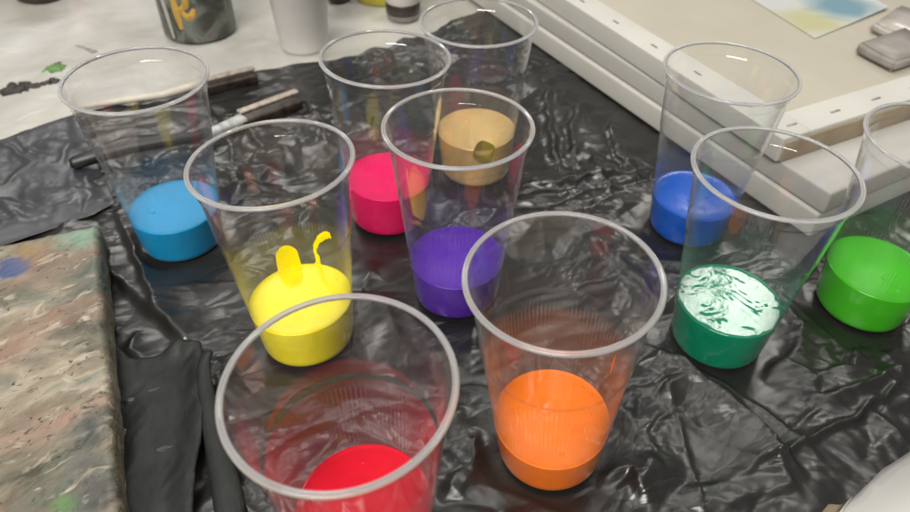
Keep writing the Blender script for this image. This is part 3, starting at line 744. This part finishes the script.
link('painted_highlight', *ribbon(rj, [(-128, 9.0), (-122, 6.5), (-119, 3.5), (-116, .6)], .32, .03), simple('highlight_grey', (.34, .34, .30), .3), jar)  # the jar's upright highlight, modelled as a pale coloured strip
link('orange_blob', *ribbon(rj, [(-93, 9.6), (-88, 10.3), (-83, 9.8)], .8, .06), simple('orange_blob', (.42, .13, .05), .4), jar)

M_WCUP = simple('white_cup_plastic', (.56, .55, .53), .35, .4, .05, 20)
wc, _ = cont('white_cup', 301, 56, 'tall white plastic cup standing on the white sheet', 'cup', [('cup_wall', [(.01, .1), (2.5, 0), (2.75, .1), (2.9, .6), (3.9, 13.2), (4.1, 13.4), (3.95, 13.5), (3.75, 13.2), (2.8, .9), (.01, .8)], M_WCUP, False)])
wc.location.y += .025
M_POT = simple('dark_brown_pot', (.035, .026, .022), .3, .5, .3, 60)
M_YEL = simple('yellow_pot_plastic', (.55, .48, .05), .35, .5, .08, 30)
M_PINK = simple('pink_lid_plastic', (.60, .36, .36), .4)
def pot(px, py, rad, h, mat, name, lab, cat='pot', lid=None):
    r, o_ = cont(name, px, py, lab, cat, [('pot_wall', [(.01, .02), (rad-.25, 0), (rad, .25), (rad, h-.3), (rad-.2, h), (.01, h)], mat, False), ('lid', [(.01, h+.02), (rad+.1, h+.02), (rad+.15, h+.3), (rad+.1, h+1.1), (rad-.1, h+1.3), (.01, h+1.3)], lid or mat, False)])
    r.location.y += rad*S*.9; return r
pot(32, 4, 3.2, 6, M_POT, 'paint_pot', 'dark brown pot at the top left corner', lid=M_BLK)
pot(66, -4, 1.8, 4, M_PINK, 'paint_pot', 'small pink pot right of the dark brown one')
pot(337, 4, 1.6, 5, M_POT, 'paint_pot', 'small dark pot between the white cup and the labelled bottle', lid=M_BLK)
pot(380, 6, 4.0, 5, M_YEL, 'paint_pot', 'yellow pot behind the labelled bottle')
M_LAB = simple('white_bottle_label', (.60, .58, .55), .4, .4, .05, 30)
M_BOT = simple('smoky_bottle_bottom', (.20, .19, .18), .15, .6, .2, 60)
bt, _ = cont('paint_bottle', 402, 24, 'small bottle with a white label and a dark band, top centre', 'bottle', [('bottle_wall', [(.01, .02), (1.9, 0), (2.15, .25), (2.2, 1.0), (2.2, 9), (1.6, 10), (.9, 10.5), (.9, 11.5), (.01, 11.5)], M_BOT, False),
    ('dark_band', [(2.22, .9), (2.26, .95), (2.26, 2.3), (2.22, 2.35)], M_POT, False), ('paper_label', [(2.22, 2.4), (2.27, 2.45), (2.27, 8.6), (2.22, 8.65)], M_LAB, False), ('cap', [(.01, 11.2), (1.2, 11.2), (1.2, 13), (1.0, 13.2), (.01, 13.2)], M_BLK, False)])
bt.location.y += .02
link('printed_mark', *merge(ribbon(2.27, [(-92, 3.6), (-96, 4.3), (-90, 4.7), (-86, 4.0), (-92, 3.6)], .2, .03), ribbon(2.27, [(-74, 4.0), (-76, 4.9), (-68, 5.2), (-66, 4.4), (-72, 3.9)], .2, .03), ribbon(2.27, [(-100, 5.3), (-92, 5.6)], .15, .03)), M_BLK, bt)

# ------------------------------------------------------------------ white board corner at the lower right
M_WB = simple('white_board_paint', (.50, .495, .475), .45, .4, .04, 10)
wq = [at(*q, -.05) for q in ((822, 545), (839, 512), (850, 497), (866, 478), (900, 448), (925, 432), (990, 405), (1080, 450), (1000, 640), (840, 600))]
bm = bmesh.new(); vs2 = [bm.verts.new((q.x, q.y, -.61)) for q in wq]; vt = [bm.verts.new((q.x, q.y, -.08)) for q in wq]; k = len(wq)
bm.faces.new(vs2); bm.faces.new(vt[::-1])
for i in range(k): bm.faces.new((vs2[i], vt[i], vt[(i+1) % k], vs2[(i+1) % k]))
bmesh.ops.recalc_face_normals(bm, faces=bm.faces[:]); bmesh.ops.bevel(bm, geom=bm.edges[:], offset=.15, segments=3, affect='EDGES')
bm.verts.index_update(); V = [tuple(v.co) for v in bm.verts]; Fc = [[v.index for v in f.verts] for f in bm.faces]; bm.free()
tag(link('white_palette', V, Fc, M_WB), 'white palette with a curved edge at the lower right corner', 'palette')

# ------------------------------------------------------------------ lamps of the room, plus an added fill and glint strips
def area(name, loc, target, sx, sy, power, col):
    l = bpy.data.lights.new(name, 'AREA'); l.shape = 'RECTANGLE'; l.size = sx*S; l.size_y = sy*S; l.energy = power; l.color = col
    o_ = bpy.data.objects.new(name, l); COL.objects.link(o_); o_.location = Vector(loc)*S
    o_.rotation_euler = (Vector(target)-Vector(loc)).to_track_quat('-Z', 'Y').to_euler(); return o_
area('lamp_or_fill', (98, 184, 152), (15, 35, 0), 50, 38, 9.5, (1, .96, .88))
area('lamp_or_fill', (-50, -95, 165), (0, 40, 0), 120, 60, 58, (1, .95, .87))  # large soft fill added behind the camera to brighten the near sides
area('lamp_or_fill', (-130, 250, 190), (0, 40, 0), 90, 30, 17, (1, .96, .90))
area('added_glint_strip', (45, 75, 200), (15, 40, 0), 120, 7, 9, (1, .97, .92))  # narrow strip added for sharp glints on rims and film creases
area('added_glint_strip', (-70, 60, 200), (0, 40, 0), 7, 120, 9, (1, .97, .92))  # second added glint strip, turned the other way
w = bpy.data.worlds.new('World'); sc.world = w; w.use_nodes = True
bg = w.node_tree.nodes['Background']; bg.inputs['Color'].default_value = (1.0, .96, .9, 1); bg.inputs['Strength'].default_value = .17

# ------------------------------------------------------------------ camera
cam = bpy.data.cameras.new('camera'); co_ = bpy.data.objects.new('camera', cam); COL.objects.link(co_)
cam.sensor_width = 36; cam.lens = 36*F/910; cam.shift_x = -CX/910; cam.shift_y = CY/910
co_.location = (0, 0, CH*S)
mt = Matrix((R_, U_, -F_)).transposed().to_4x4(); mt.translation = Vector((0, 0, CH*S)); co_.matrix_world = mt
cam.clip_start = .01; cam.clip_end = 50
cam.dof.use_dof = True; cam.dof.focus_distance = .41; cam.dof.aperture_fstop = 9.5
sc.camera = co_
sc.view_settings.view_transform = 'Standard'; sc.view_settings.look = 'None'; sc.view_settings.exposure = .12; sc.view_settings.gamma = 1
sc.cycles.max_bounces = 24; sc.cycles.transparent_max_bounces = 48; sc.cycles.transmission_bounces = 12; sc.cycles.glossy_bounces = 8; sc.cycles.diffuse_bounces = 3
sc.cycles.caustics_reflective = False; sc.cycles.caustics_refractive = False
sc.cycles.use_adaptive_sampling = True; sc.cycles.adaptive_threshold = .02; sc.cycles.use_denoising = True; sc.cycles.sample_clamp_indirect = 6
